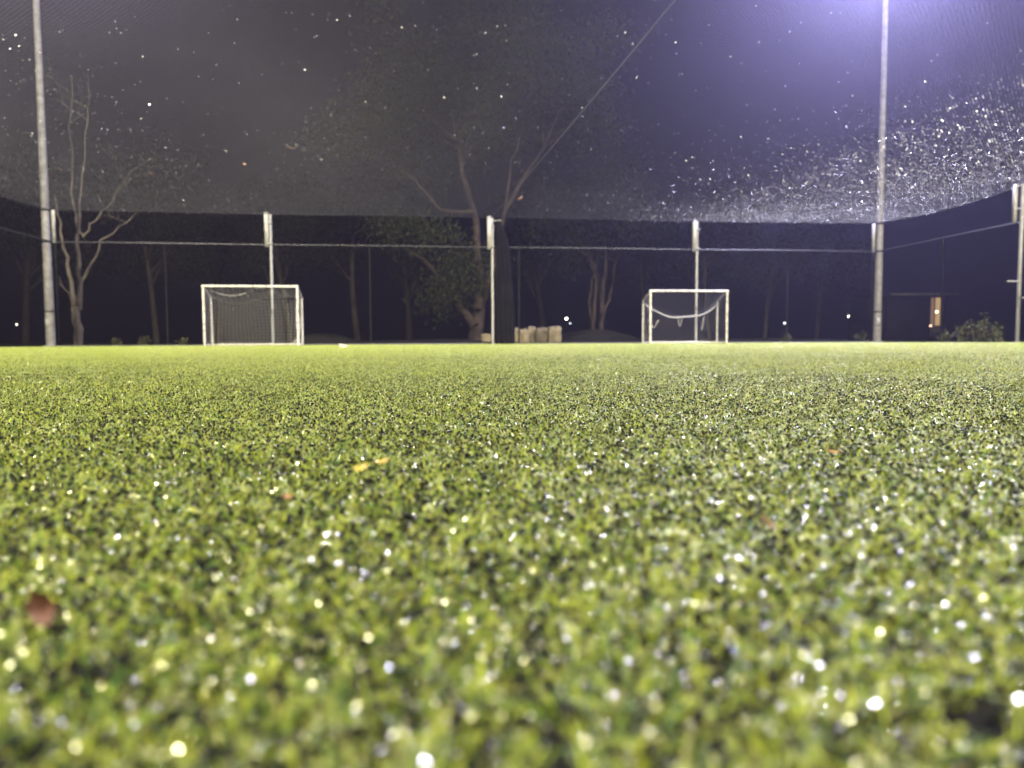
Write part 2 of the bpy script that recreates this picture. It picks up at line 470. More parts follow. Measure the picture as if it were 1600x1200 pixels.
# grid of points that carries the patches
pts, rots, idxs, scl = [], [], [], []
r = np.random.default_rng(5)
sv = np.arange(S_L + PATCH / 2, S_R, PATCH); tv = np.arange(-3.5, D_END - .3, PATCH)
for t in tv:
    for s in sv:
        p = P(s, t, 0)
        if p.y < -3.0 or abs(p.x) > 1.1 * max(p.y, 0) + 5.0:
            continue
        bare = math.sin(s * .9 + .8 * math.sin(t * .8)) + math.sin(t * 1.7 + s * .6) + r.normal(0, .5)
        if bare > .9: k = r.choice([3, 5, 2])
        else: k = r.choice([0, 1, 4, 2])
        if t > 4: k = r.choice([0, 1, 4])
        pts.append(tuple(p)); rots.append(r.integers(0, 4) * math.pi / 2 + TH); idxs.append(int(k)); scl.append(r.uniform(.88, 1.15))
me = bpy.data.meshes.new('turf'); me.from_pydata(pts, [], [])
for nm, ty, dat in (('rot', 'FLOAT', rots), ('idx', 'INT', idxs), ('hs', 'FLOAT', scl)):
    a_ = me.attributes.new(nm, ty, 'POINT'); a_.data.foreach_set('value', dat)
turf = link(bpy.data.objects.new('artificial_turf', me))
tag(turf, 'wet artificial turf with lime green fibres and black rubber crumb', 'turf', kind='stuff')
ng = bpy.data.node_groups.new('turf_scatter', 'GeometryNodeTree')
ng.interface.new_socket('Geometry', in_out='INPUT', socket_type='NodeSocketGeometry')
ng.interface.new_socket('Geometry', in_out='OUTPUT', socket_type='NodeSocketGeometry')
N = ng.nodes; Lk = ng.links
gi = N.new('NodeGroupInput'); go = N.new('NodeGroupOutput')
ci = N.new('GeometryNodeCollectionInfo'); ci.inputs['Collection'].default_value = turf_col
ci.inputs['Separate Children'].default_value = True; ci.inputs['Reset Children'].default_value = True
ip = N.new('GeometryNodeInstanceOnPoints'); ip.inputs['Pick Instance'].default_value = True
def named(nm, ty):
    n_ = N.new('GeometryNodeInputNamedAttribute'); n_.data_type = ty; n_.inputs['Name'].default_value = nm; return n_.outputs['Attribute']
cx = N.new('ShaderNodeCombineXYZ'); cs = N.new('ShaderNodeCombineXYZ')
cs.inputs['X'].default_value = 1; cs.inputs['Y'].default_value = 1
Lk.new(named('rot', 'FLOAT'), cx.inputs['Z']); Lk.new(named('hs', 'FLOAT'), cs.inputs['Z'])
Lk.new(gi.outputs[0], ip.inputs['Points']); Lk.new(ci.outputs[0], ip.inputs['Instance'])
Lk.new(named('idx', 'INT'), ip.inputs['Instance Index']); Lk.new(cx.outputs[0], ip.inputs['Rotation']); Lk.new(cs.outputs[0], ip.inputs['Scale'])
Lk.new(ip.outputs[0], go.inputs[0])
md = turf.modifiers.new('scatter', 'NODES'); md.node_group = ng

# ------------------------------------------------------------------ roof net
def roof_z(s, t):
    s = np.asarray(s, dtype=float); t = np.asarray(t, dtype=float)
    f1 = np.where(s < 2.4, (s - S_L) / (2.4 - S_L), (s - 2.4) / (S_R - 2.4))
    ft = np.clip((D_END - t) / 30.0, 0, 1)
    sag = .30 * np.sin(np.pi * np.clip(f1, 0, 1)) * np.minimum(1, np.sqrt(ft * 6))
    bay = np.abs(np.sin(np.pi * (D_END - t) / 7.15))
    edge = np.exp(-np.minimum(np.abs(s - S_L), np.abs(s - S_R)) / 1.4)
    wav = .025 * np.sin(s * 2.1 + .7 * t) + .02 * np.sin(t * 2.7 - s)
    return H_NET - sag - .16 * bay * edge + wav * .45 * np.clip((D_END - t) / 14, 0, 1)
T_NEAR = -2.0
roof = empty('roof_net', P(0, 0, 0))
tag(roof, 'fine dark net stretched over the whole pitch, wet and sparkling', 'net')
mb = MB()
SP = 0.05 * math.sqrt(2)
for sg in (1, -1):
    c0 = (S_L - sg * D_END) if sg == 1 else (S_L + T_NEAR)
    c1 = (S_R - sg * T_NEAR) if sg == 1 else (S_R + D_END)
    for c in np.arange(c0, c1, SP):
        # s = c + sg * t
        ta, tb = sorted(((S_L - c) / sg, (S_R - c) / sg))
        ta, tb = max(ta, T_NEAR), min(tb, D_END)
        if tb - ta < .1: continue
        t = np.linspace(ta, tb, max(2, int((tb - ta) / .35) + 1))
        s = c + sg * t
        z = roof_z(s, t)
        pts = np.stack([s * math.cos(TH) - t * math.sin(TH), s * math.sin(TH) + t * math.cos(TH), z], -1)
        mb.tube(pts, .0013, 3, False)
mb.build('net_mesh', M['net'], roof, True)
mb = MB()
for (a, b) in (((S_L, T_NEAR), (S_L, D_END)), ((S_R, T_NEAR), (S_R, D_END)), ((S_L, D_END), (S_R, D_END))):
    n = 60
    s = np.linspace(a[0], b[0], n); t = np.linspace(a[1], b[1], n)
    z = roof_z(s, t)
    mb.tube([P(s[i], t[i], z[i]) for i in range(n)], .006, 6)
mb.build('edge_cable', M['fence_post'], roof)
# raindrops hanging on the knots
r = np.random.default_rng(11)
S_, T2 = [], []
def drops(n, s0, s1, t0, t1, clump=None):
    k = 0
    while k < n:
        s = r.uniform(s0, s1); t = r.uniform(t0, t1)
        if clump is not None and r.random() > clump(s, t): continue
        a = round((s - t) / SP) * SP; b = round((s + t) / SP) * SP
        S_.append((a + b) / 2); T2.append((b - a) / 2); k += 1
drops(14000, 4.5, S_R, 8, 24.9, lambda s, t: min(1, ((t - 8) / 15) ** 1.7) * min(1, ((s - 4.5) / 8.5)) ** 1.25 * min(1, .25 + (25 - t) / 4))
drops(12000, 9, S_R, 5, 24, lambda s, t: min(1, (t - 4) / 8))
drops(1500, S_L, -5, 9, 24.9)
drops(700, -7, 6, 8.5, 24)
S_ = np.array(S_); T2 = np.array(T2); ok = (S_ > S_L) & (S_ < S_R) & (T2 < D_END); S_, T2 = S_[ok], T2[ok]
zc = roof_z(S_, T2)
dc = np.stack([S_ * math.cos(TH) - T2 * math.sin(TH), S_ * math.sin(TH) + T2 * math.cos(TH), zc - .004], -1)
dV, dF = beads(dc, np.clip(r.lognormal(0, .4, len(dc)), .5, 1.55) * .0066 * np.interp(T2, [15, 21], [1.0, .68]), r, 9)
# finer beads added along the cords to imitate the glow near the right lamp
n2 = 70000
ca = r.uniform(7.5, S_R, n2); cb = r.uniform(4.5, 24.6, n2)
keep = r.random(n2) < np.minimum(1, ((ca - 7.5) / 6)) ** .8
ca, cb = ca[keep], cb[keep]
u = np.round((ca - cb) / SP) * SP; w_ = ca + cb
alt = r.random(len(ca)) > .5
u2 = ca - cb; w2 = np.round((ca + cb) / SP) * SP
uu = np.where(alt, u, u2); ww = np.where(alt, w_, w2)
s3, t3 = (uu + ww) / 2, (ww - uu) / 2
ok = (s3 > S_L) & (s3 < S_R) & (t3 < D_END); s3, t3 = s3[ok], t3[ok]
c3 = np.stack([s3 * math.cos(TH) - t3 * math.sin(TH), s3 * math.sin(TH) + t3 * math.cos(TH), roof_z(s3, t3) - .002], -1)
eV, eF = beads(c3, r.uniform(.002, .0034, len(s3)) * np.interp(t3, [5, 20], [.75, 1.15]), r, 9)
dF = np.vstack([dF, eF + len(dV)]); dV = np.vstack([dV, eV])
tag(mesh_obj('raindrops', dV, dF, M['drop'], roof), kind='stuff')

# ------------------------------------------------------------------ posts that carry the net
def net_post():
    root = empty('net_post')
    mb = MB(); mb.tube([(0, 0, 0), (0, 0, 1.6), (0, 0, H_NET - .02)], .045, 12); mb.build('pole', M['galv'], root, True)
    mb = MB(); mb.box((-.115, -.05, (3.28 + H_NET) / 2 + .03), (.125, .10, H_NET - 3.28)); mb.build('extension', M['cream'], root)
    for z in (3.42, 4.1):
        mb = MB(); mb.box((-.02, -.056, z), (.16, .11, .05)); mb.build('bracket', M['galv'], root)
    mb = MB(); mb.tube([(0, 0, 0), (0, 0, .02)], .11, 12); mb.build('base_plate', M['galv'], root)
    return root
post = net_post()
plab = ['galvanised net post behind the right part of the left goal', 'galvanised net post with the dark bunched net beside it',
        'galvanised net post behind the right goal', 'net post at the left far corner beside the bare pale tree', 'net post at the right far corner beside the tall light pole',
        'net post with side arms at the right edge of the pitch, nearest of the posts']
spots = [(POST_S[1], D_END), (POST_S[2], D_END), (POST_S[3], D_END)]
for i, (s, t) in enumerate(spots):
    o = post if i == 0 else copy_tree(post)
    o.location = P(s, t, 0); o.rotation_euler = (0, 0, TH); tag(o, plab[i], 'post', 'posts carrying the net')
# the corner and side posts: thin dark pipe with a pale extension held off it by two arms
def side_post(loc, inward, label, thick, far):
    root = empty('net_post', loc, TH); tag(root, label, 'post', 'posts carrying the net')
    mb = MB(); mb.tube([(0, 0, 0), (0, 0, H_RAIL if far else H_NET + .03)], thick, 12); mb.build('pole', M['fence_post'] if far else M['galv'], root, True)
    x = 0 if far else inward * .26
    mb = MB(); mb.box((x, -.03, (3.36 + H_NET) / 2), (.085, .085, H_NET - 3.36)); mb.build('extension', M['cream'], root)
    if not far:
        for z in (3.75, H_NET - .04):
            mb = MB(); mb.tube([(inward * .04, -.03, z), (inward * .22, -.03, z)], .022, 8); mb.build('bracket', M['galv'], root)
        mb = MB(); mb.tube([(-inward * .04, -.03, 1.72), (inward * .42, -.03, 1.72)], .025, 8); mb.build('side_arm', M['galv'], root)
        mb = MB(); mb.tube([(-inward * .40, -.03, 1.26), (inward * .06, -.03, 1.26)], .025, 8); mb.build('side_arm', M['galv'], root)
    mb = MB(); mb.tube([(0, 0, 0), (0, 0, .02)], .10, 12); mb.build('base_plate', M['galv'], root)
side_post(P(S_L, D_END), 1, plab[3], .03, True)
side_post(P(S_R, D_END), -1, plab[4], .03, True)
side_post(P(S_R + .05, 18.35), -1, plab[5], .055, False)

# bunched divider net hanging beside the middle post
root = empty('divider_net', P(2.4 + .12, D_END - .12, 0), TH)
tag(root, 'dark divider net gathered into a hanging bundle beside the middle post', 'net')
nA, nZ = 72, 26
zz = np.linspace(.03, 4.28, nZ)
V = []
for z in zz:
    f = z / 4.28
    wx = np.interp(f, [0, .15, .6, .85, 1], [.30, .29, .24, .18, .06]); wy = wx * .75
    for a in np.linspace(0, 2 * np.pi, nA, endpoint=False):
        k = 1 + .16 * math.sin(9 * a + .8 * z) + .10 * math.sin(17 * a - 1.3 * z + 2)
        V.append((wx + .02 + wx * k * math.cos(a), wy * k * math.sin(a), z))
F = [(i * nA + j, i * nA + (j + 1) % nA, (i + 1) * nA + (j + 1) % nA, (i + 1) * nA + j) for i in range(nZ - 1) for j in range(nA)]
mesh_obj('net_bundle', V, F, M['divider'], root, True)
mb = MB(); mb.tube([(.30 + .33 * math.cos(a), .25 * math.sin(a), 1.55) for a in np.linspace(0, 2 * np.pi, 25)], .012, 6, False)
mb.build('tie_rope', M['fence_post'], root)
mb = MB(); mb.tube([(-.1, .1, 4.30), (.2, .02, 4.31)], .018, 8); mb.build('hook', M['galv'], root)
# cable that carries the divider net
pa = P(2.4, D_END, H_NET + .02); pb = at_z(1045, 0, H_NET + .02); pc = pa + (pb - pa) * 1.9
mb = MB()
mb.tube([pa.lerp(pc, f) - Vector((0, 0, .10 * math.sin(math.pi * f))) for f in np.linspace(0, 1, 24)], .007, 8)
M['cable'] = mat('cable_steel', (.10, .10, .11), .5, .3)
tag(mb.build('overhead_cable', M['cable']), 'thin taut cable running overhead from the middle post', 'cable')

# ------------------------------------------------------------------ chain link fences
def fence(a, b, posts, label, rail_gaps=()):
    """a, b in pitch coordinates"""
    A = P(*a); B = P(*b); Lf = (B - A).length
    ang = math.atan2(B.y - A.y, B.x - A.x)
    root = empty('chain_link_fence', A, ang); tag(root, label, 'fence', 'fences around the pitch')
    mb = MB(); sp = .07
    Hh = H_RAIL
    for sg in (1, -1):
        for c in np.arange(-Hh, Lf + Hh, sp * 1.2):
            x0, x1 = (c, c + Hh) if sg == 1 else (c + Hh, c)
            z0, z1 = 0.03, Hh
            pts = []
            # clip to 0..Lf
            def zx(x): return z0 + (x - x0) / (x1 - x0) * (z1 - z0)
            lo, hi = sorted((x0, x1)); lo, hi = max(lo, 0), min(hi, Lf)
            if hi - lo < .05: continue
            mb.tube([(lo, 0, zx(lo)), (hi, 0, zx(hi))], .0014, 3, False)
    mb.build('wire_mesh', M['fence'], root)
    mb = MB(); mb.tube([(x, 0, Hh + .006 * math.sin(x * .8)) for x in np.linspace(0, Lf, 40)], .022, 10); mb.build('top_rail', M['rail'], root, True)
    for x in posts:
        mb = MB(); mb.tube([(x, .03, 0), (x, .03, Hh - .02)], .028, 10); mb.build('fence_post', M['fence_post'], root, True)
def s_of(px):
    return D_END * math.tan(math.atan((px - 800) / FPX) + TH)
fence((S_L, D_END + .06), (S_R, D_END + .06), [s_of(x) - S_L for x in (262, 580, 812, 1230)], 'tall black chain link fence across the far end behind the goals')
fence((S_L - .06, 2), (S_L - .06, D_END), [23 - 3.55 * k for k in range(1, 6)], 'black chain link fence running along the left side of the pitch')
fence((S_R + .12, 2), (S_R + .12, D_END), [23 - 3.55 * k for k in range(1, 6)], 'black chain link fence running along the right side of the pitch')

# ------------------------------------------------------------------ goals
def strands(mb, fn, nu, nv, rad):
    """cords of a net over a surface fn(u, v)"""
    for i in range(nu + 1):
        mb.tube([fn(i / nu, v) for v in np.linspace(0, 1, max(6, nv // 2))], rad, 3, False)
    for j in range(nv + 1):
        mb.tube([fn(u, j / nv) for u in np.linspace(0, 1, max(6, nu // 2))], rad, 3, False)
def goal(s, t, w, h, label, messy):
    root = empty('football_goal', P(s, t, 0), TH); tag(root, label, 'goal', 'small goals at the far end')
    g = w / 2; dp, hb = .82, h * .83
    rt = .040
    for sx in (-1, 1):
        mb = MB(); mb.tube([(sx * g, 0, .01), (sx * g, 0, h)], rt, 12); mb.build('goal_post', M['white'], root, True)
        mb = MB(); mb.tube([(sx * g, .02, h - .05), (sx * g, dp * .5, h - .13), (sx * g, dp, hb)], .026, 10); mb.build('side_bar', M['white'], root, True)
        mb = MB(); mb.tube([(sx * g, dp, hb + .01), (sx * g, dp + .02, .03)], .028, 10); mb.build('back_post', M['white'], root, True)
        mb = MB(); mb.tube([(sx * g, .03, .03), (sx * g, dp + .02, .03)], .03, 10); mb.build('ground_bar', M['white'], root, True)
    mb = MB(); mb.tube([(-g - rt, 0, h), (g + rt, 0, h)], rt, 12); mb.build('crossbar', M['white'], root, True)
    mb = MB(); mb.tube([(-g, dp + .02, .035), (g, dp + .02, .035)], .034, 10); mb.build('ground_bar', M['white'], root, True)
    rr_ = random.Random(int(s * 10))
    for f in ((.25, .53, .67) if not messy else (.19, .25, .34, .50, .82)):
        x = -g + w * f
        mb = MB(); mb.tube([(x - .011, 0, h), (x + .011, 0, h)], rt + .004, 12); mb.build('net_tie', M['black'], root)
    for sx in (-1, 1):
        for f in (.22, .40, .58, .76):
            z = h * (f + rr_.uniform(-.05, .05))
            mb = MB(); mb.tube([(sx * g, 0, z - .009), (sx * g, 0, z + .009)], rt + .003, 12); mb.build('net_tie', M['black'], root)
    m = M['goalnet_dark'] if messy else M['goalnet']
    mb = MB()
    cell = .11
    rad = .0023 if messy else .0034
    if not messy:
        def top_back(u):
            x = -g + w * u
            return Vector((x, dp * .85, hb + .03 - .20 * math.sin(math.pi * min(1, u / .55)) * (u < .55) - .05 * math.sin(math.pi * u)))
        def bk(u, v):
            a = top_back(u); x = -g + w * u
            bulge = .10 * math.sin(math.pi * v) * math.sin(math.pi * u)
            return Vector((x + .03 * math.sin(5 * v + 7 * u), a.y + (dp - a.y) * v + bulge - .05 * v, a.z * (1 - v) + .05 * v))
        strands(mb, bk, int(w / cell), int(hb / cell), rad)
        def tp(u, v):
            a = top_back(u); x = -g + w * u
            return Vector((x, a.y * v + .02, (h - .03) * (1 - v) + a.z * v - .06 * math.sin(math.pi * v)))
        strands(mb, tp, int(w / cell / 1.6), 8, rad * .8)
    else:
        def bk(u, v):
            x = -g + w * u
            zt = hb - .55 * math.sin(math.pi * u) ** .8
            return Vector((x + .05 * math.sin(9 * u + 3 * v), dp - .10 - .12 * math.sin(11 * u) * (v - .2) + .12 * math.sin(math.pi * v), zt * (1 - v) + .04 + .06 * v * math.sin(7 * u)))
        strands(mb, bk, int(w / cell), int(1.2 / cell), rad)
        def tp(u, v):
            x = -g + w * u; zt = hb - .55 * math.sin(math.pi * u) ** .8
            return Vector((x, (dp - .1) * v + .02, (h - .03) * (1 - v) + zt * v - .05 * math.sin(math.pi * v)))
        strands(mb, tp, int(w / cell / 1.5), 9, rad * .8)
    for sx in (-1, 1):
        def sd(u, v):
            y = .02 + (dp - .04) * u; zt = h - .05 + (hb - h + .05) * u
            return Vector((sx * (g - .02) - sx * .10 * math.sin(math.pi * u) * math.sin(math.pi * v), y, zt * (1 - v) + .04 * v))
        strands(mb, sd, int(dp / cell), int(hb / cell), rad)
    mb.build('goal_net', m, root)
    if not messy:
        mb = MB()
        n = 26
        mb.tube([(-g + .1 + .9 * w * .52 * f, .35, h - .10 - .17 * math.sin(math.pi * f)) for f in np.linspace(0, 1, n)], .014, 6)
        mb.build('net_rope', M['rope'], root, True); mb = MB()
        mb.tube([(g - .04 - .25 * (1 - math.cos(a)) , dp - .05, .95 - .85 * math.sin(a)) for a in np.linspace(0, math.pi / 2, 14)], .018, 6)
        mb.build('net_rope', M['rope'], root, True)
    else:
        mb = MB()
        mb.tube([(-g + .05 + (w - .1) * f, dp - .12, hb - .12 - .46 * (1 - (2 * f - 1) ** 2) ** .8 + .02 * math.sin(14 * f)) for f in np.linspace(0, 1, 40)], .026, 8)
        mb.build('net_rope', M['rope'], root, True); mb = MB()
        mb.tube([(-g + .12 + .38 * f, dp - .2, .82 - .22 * math.sin(3 * f) + .05 * math.sin(9 * f)) for f in np.linspace(0, 1, 14)], .020, 8)
        mb.build('net_rope', M['rope'], root, True); mb = MB()
        mb.tube([(g - .55 - .10 * f, dp - .16, .95 - .50 * f + .03 * math.sin(8 * f)) for f in np.linspace(0, 1, 10)], .016, 6)
        mb.build('net_rope', M['rope'], root, True); mb = MB()
        mb.tube([(-.15 + .14 * f, dp - .16, .86 - .25 * math.sin(math.pi * f)) for f in np.linspace(0, 1, 10)], .014, 6)
        mb.build('net_rope', M['rope'], root, True)
def goal_at(pxl, pxr, t):
    a = math.tan(math.atan((pxl - 800) / FPX) + TH) * t; b = math.tan(math.atan((pxr - 800) / FPX) + TH) * t
    return (a + b) / 2, b - a
s_, w_ = goal_at(321, 467, 23.3); goal(s_, 23.3, w_ , 1.86, 'white goal with a pale tidy net in the left half of the pitch', False)
s_, w_ = goal_at(1016, 1135, 23.7); goal(s_, 23.7, w_, 1.80, 'white goal with a dark loose net and a sagging rope in the right half', True)

# ------------------------------------------------------------------ trees
def leaves_mesh(cs, per, spread, size, rr, palette):
    cs = np.asarray(cs); n = len(cs) * per
    c = np.repeat(cs, per, 0) + rr.normal(0, 1, (n, 3)) * np.asarray(spread)
    az = rr.uniform(0, 2 * np.pi, n); el = rr.normal(-.8, .5, n)
    d = np.stack([np.cos(az) * np.cos(el), np.sin(az) * np.cos(el), np.sin(el)], -1)
    q = rr.normal(0, 1, (n, 3)); w = np.cross(d, q); w /= np.linalg.norm(w, axis=1)[:, None] + 1e-9
    L = rr.uniform(.7, 1.4, n)[:, None] * size
    W = L * rr.uniform(.16, .28, n)[:, None]
    nrm = np.cross(d, w)
    V = np.stack([c, c + d * L * .45 + w * W, c + d * L + nrm * L * .1, c + d * L * .45 - w * W], 1).reshape(-1, 3)
    F = (np.arange(n) * 4)[:, None] + np.arange(4)[None]
    pal = np.asarray(palette)
    tone = np.repeat(rr.uniform(.6, 1.3, (len(cs), 1)), per, 0)
    C = pal[rr.integers(0, len(pal), n)] * rr.uniform(.7, 1.25, (n, 1)) * tone
    return V, F, np.repeat(C, 4, 0)
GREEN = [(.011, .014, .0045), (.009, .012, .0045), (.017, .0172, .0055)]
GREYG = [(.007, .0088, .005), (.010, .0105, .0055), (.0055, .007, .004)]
def grow(mb, tips, p, d, L, rad, lev, rr, maxlev, droop=.0, kids=(2, 4)):
    n = 6; pts = [np.array(p)]; d = np.array(d, float); d /= np.linalg.norm(d)
    for k in range(n):
        d = d + rr.normal(0, .13, 3) + np.array([0, 0, .05 - droop * lev * .05]); d /= np.linalg.norm(d)
        pts.append(pts[-1] + d * L / n)
    r1 = rad * .55
    mb.tube(pts, np.linspace(rad, r1, n + 1), 8 if lev < 2 else 5, False)
    if lev >= maxlev - 1:
        tips += [pts[-1], pts[n // 2 + 1]]
    if lev >= maxlev: return
    for _ in range(rr.integers(*kids) + 1):
        k = rr.integers(n // 2, n + 1)
        a = rr.uniform(0, 2 * np.pi); sp = rr.uniform(.4, .95)
        q = np.cross(d, [math.cos(a), math.sin(a), .2]); q /= np.linalg.norm(q) + 1e-9
        dd = d * math.cos(sp) + q * math.sin(sp)
        grow(mb, tips, pts[k], dd, L * rr.uniform(.55, .8), r1 * rr.uniform(.6, .85), lev + 1, rr, maxlev, droop, kids)
def guided(mb, tips, path, r0, r1, rr, depth, twigs=2, tiplen=2.0, maxlev=2, jit=.5):
    """limb that follows pixels of the photograph at the tree's own distance"""
    pts = []
    for k, (px, py) in enumerate(path):
        q = at(px, py, depth + (rr.normal(0, jit) if k > 0 else 0)); pts.append(np.array(q))
    # resample
    P_ = [pts[0]]
    for a, b in zip(pts[:-1], pts[1:]):
        for f in (1 / 3, 2 / 3, 1): P_.append(a * (1 - f) + b * f + rr.normal(0, .03, 3))
    mb.tube(P_, np.linspace(r0, r1, len(P_)), 9, False)
    if twigs:
        for k in range(twigs):
            i = len(P_) - 1 - rr.integers(0, max(1, len(P_) // 3))
            a = rr.uniform(0, 2 * np.pi)
            grow(mb, tips, P_[i], (math.cos(a) * .8, math.sin(a) * .8, .6), tiplen, max(r1 * .7, .015), 1, rr, maxlev, .5)

# the big gum tree behind the middle post
def gum():
    rr = np.random.default_rng(21); dep = 33.0
    base = at(744, 533, dep); base.z = 0
    root = empty('gum_tree', base); tag(root, 'large spreading gum tree with a forked trunk left of the middle post', 'tree', 'trees beyond the far fence')
    mb = MB(); tips = []
    guided(mb, tips, [(744, 536), (746, 505), (748, 478)], .36, .27, rr, dep, 0)
    guided(mb, tips, [(742, 510), (722, 484), (703, 455), (672, 415), (640, 388)], .20, .05, rr, dep - .3, 1, 1.1)
    guided(mb, tips, [(672, 415), (655, 402), (628, 385), (600, 372)], .07, .03, rr, dep - .3, 1, 1.0)
    guided(mb, tips, [(747, 482), (752, 450), (745, 400), (742, 330), (722, 275), (716, 220), (705, 170)], .24, .05, rr, dep, 6, 2.8)
    guided(mb, tips, [(750, 480), (764, 440), (778, 380), (790, 325), (812, 290), (850, 230), (872, 180)], .20, .04, rr, dep + .4, 5, 2.6)
    guided(mb, tips, [(738, 330), (690, 330), (665, 300), (640, 275), (600, 250)], .10, .03, rr, dep, 5, 2.4)
    guided(mb, tips, [(716, 220), (740, 170), (770, 120), (780, 85)], .06, .02, rr, dep, 5, 2.4)
    guided(mb, tips, [(716, 220), (670, 180), (650, 140)], .06, .02, rr, dep, 5, 2.4)
    guided(mb, tips, [(850, 230), (845, 180), (880, 172), (912, 172)], .05, .02, rr, dep + .4, 1, 1.0)
    guided(mb, tips, [(790, 325), (800, 250), (820, 200), (815, 150)], .07, .02, rr, dep + .4, 4, 2.2)
    v, f = np.vstack(mb.v) - np.array(base), np.vstack(mb.f)
    mesh_obj('trunk', v, f, M['bark'], root, True)
    tips = np.array(tips)
    # low clump beside the trunk
    low = np.array([at(px, py, dep - .5 + rr.normal(0, .6)) for px, py in rr.normal((724, 410), (22, 17), (20, 2))])
    low2 = np.array([at(px, py, dep - .5) for px, py in rr.normal((688, 468), (6, 8), (6, 2))])
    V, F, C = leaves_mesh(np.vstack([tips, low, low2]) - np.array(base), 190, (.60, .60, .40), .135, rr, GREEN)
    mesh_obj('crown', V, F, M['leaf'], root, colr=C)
gum()
def bare_tree():
    rr = np.random.default_rng(5); dep = 25.6
    base = at(122, 540, dep); base.z = -.02
    root = empty('bare_tree', base); tag(root, 'slender pale tree with bare forking branches beside the left light pole', 'tree', 'trees beyond the far fence')
    mb = MB(); tips = []
    guided(mb, tips, [(123, 543), (122, 515), (119, 480)], .155, .13, rr, dep, 0, jit=.05)
    guided(mb, tips, [(119, 482), (112, 440), (104, 400), (98, 380), (92, 350), (85, 310)], .085, .02, rr, dep, 1, .8, 2, .2)
    guided(mb, tips, [(124, 484), (126, 440), (121, 400), (122, 360), (115, 320), (112, 260), (108, 200), (112, 120)], .10, .018, rr, dep, 4, 1.2, 2, .2)
    guided(mb, tips, [(127, 440), (140, 410), (160, 378), (185, 355), (215, 334)], .055, .012, rr, dep, 2, .8, 2, .3)
    guided(mb, tips, [(122, 362), (132, 370), (140, 352), (160, 330), (182, 305), (200, 270)], .04, .010, rr, dep, 3, 1., 2, .3)
    guided(mb, tips, [(122, 360), (124, 320), (130, 270), (134, 210), (140, 150)], .05, .010, rr, dep, 4, 1.1, 2, .3)
    guided(mb, tips, [(114, 490), (106, 455), (92, 445)], .03, .010, rr, dep, 1, .5, 1, .1)
    v, f = np.vstack(mb.v) - np.array(base), np.vstack(mb.f)
    mesh_obj('trunk', v, f, M['bark_pale'], root, True)
    tips = np.array(tips)
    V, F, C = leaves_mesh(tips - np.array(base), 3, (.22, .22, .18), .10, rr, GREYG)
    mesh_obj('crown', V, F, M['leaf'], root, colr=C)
bare_tree()
def stems_tree():
    rr = np.random.default_rng(31); dep = 36.0
    base = at(932, 534, dep); base.z = 0
    root = empty('gum_tree', base); tag(root, 'many stemmed gum tree behind and left of the right goal', 'tree', 'trees beyond the far fence')
    mb = MB(); tips = []
    for path, r0 in (([(925, 536), (927, 490), (932, 440), (922, 400), (908, 370)], .12), ([(938, 536), (942, 490), (936, 445), (930, 415), (905, 385), (880, 350)], .14),
                     ([(941, 500), (950, 470), (956, 450), (962, 410), (975, 360)], .09), ([(940, 490), (944, 440), (948, 400), (945, 340), (950, 280)], .12), ([(926, 520), (920, 470), (930, 420), (940, 380), (935, 300)], .08)):
        guided(mb, tips, path, r0, .03, rr, dep, 5, 2.0, 2)
    mesh_obj('trunk', np.vstack(mb.v) - np.array(base), np.vstack(mb.f), M['bark'], root, True)
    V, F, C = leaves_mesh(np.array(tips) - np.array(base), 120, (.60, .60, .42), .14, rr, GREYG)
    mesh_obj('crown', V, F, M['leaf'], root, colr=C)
stems_tree()
def wood_tree(seed, hgt):
    rr = np.random.default_rng(seed)
    root = empty('woodland_tree'); mb = MB(); tips = []
    lean = rr.normal(0, .12, 2)
    pts = [np.array([lean[0] * z + .15 * math.sin(z * .6), lean[1] * z, z]) for z in np.linspace(0, hgt * .55, 8)]
    mb.tube(pts, np.linspace(hgt * .018, hgt * .009, 8), 9, False)
    for k in range(8):
        i = rr.integers(3, 8); a = rr.uniform(0, 2 * np.pi)
        grow(mb, tips, pts[i], (math.cos(a), math.sin(a), .9), hgt * .24, hgt * .006, 1, rr, 3, .3)
    mb.build('trunk', M['bark_dark'], root, True)
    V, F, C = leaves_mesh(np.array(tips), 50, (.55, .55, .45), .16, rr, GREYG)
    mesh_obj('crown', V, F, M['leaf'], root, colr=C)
    return root
protos = [wood_tree(41, 13), wood_tree(43, 10), wood_tree(47, 15)]
wood = [  # px, depth, proto, scale, label
    (40, 44, 0, 1.0, 'dark woodland tree at the far left edge, behind the left light pole'),
    (245, 40, 1, 1.0, 'dark woodland tree between the bare pale tree and the left goal'),
    (340, 50, 2, 1.0, 'tall dark woodland tree behind the left post of the left goal'),
    (455, 42, 0, .85, 'dark woodland tree just right of the left goal'),
    (560, 47, 1, 1.25, 'dark woodland tree left of the forked gum tree'),
    (640, 58, 2, 1.0, 'tall dark woodland tree far behind the forked gum tree'),
    (850, 52, 0, 1.0, 'dark woodland tree above the sandstone blocks'),
    (1010, 48, 1, .95, 'dark woodland tree behind the left post of the right goal'),
    (1110, 46, 1, 1.0, 'dark woodland tree behind the net post of the right goal'),
    (1195, 42, 0, .62, 'dark woodland tree just right of the right goal'),
    (1275, 50, 1, .9, 'dark woodland tree left of the right light pole'),
]
used = set()
for px, dep, k, sc_, lab in wood:
    o = copy_tree(protos[k]) if k in used else protos[k]
    used.add(k)
    q = at(px, 533, dep); o.location = (q.x, q.y, 0); o.scale = (sc_,) * 3; o.rotation_euler = (0, 0, px * 1.7)
    tag(o, lab, 'tree', 'woodland trees beyond the pitch')

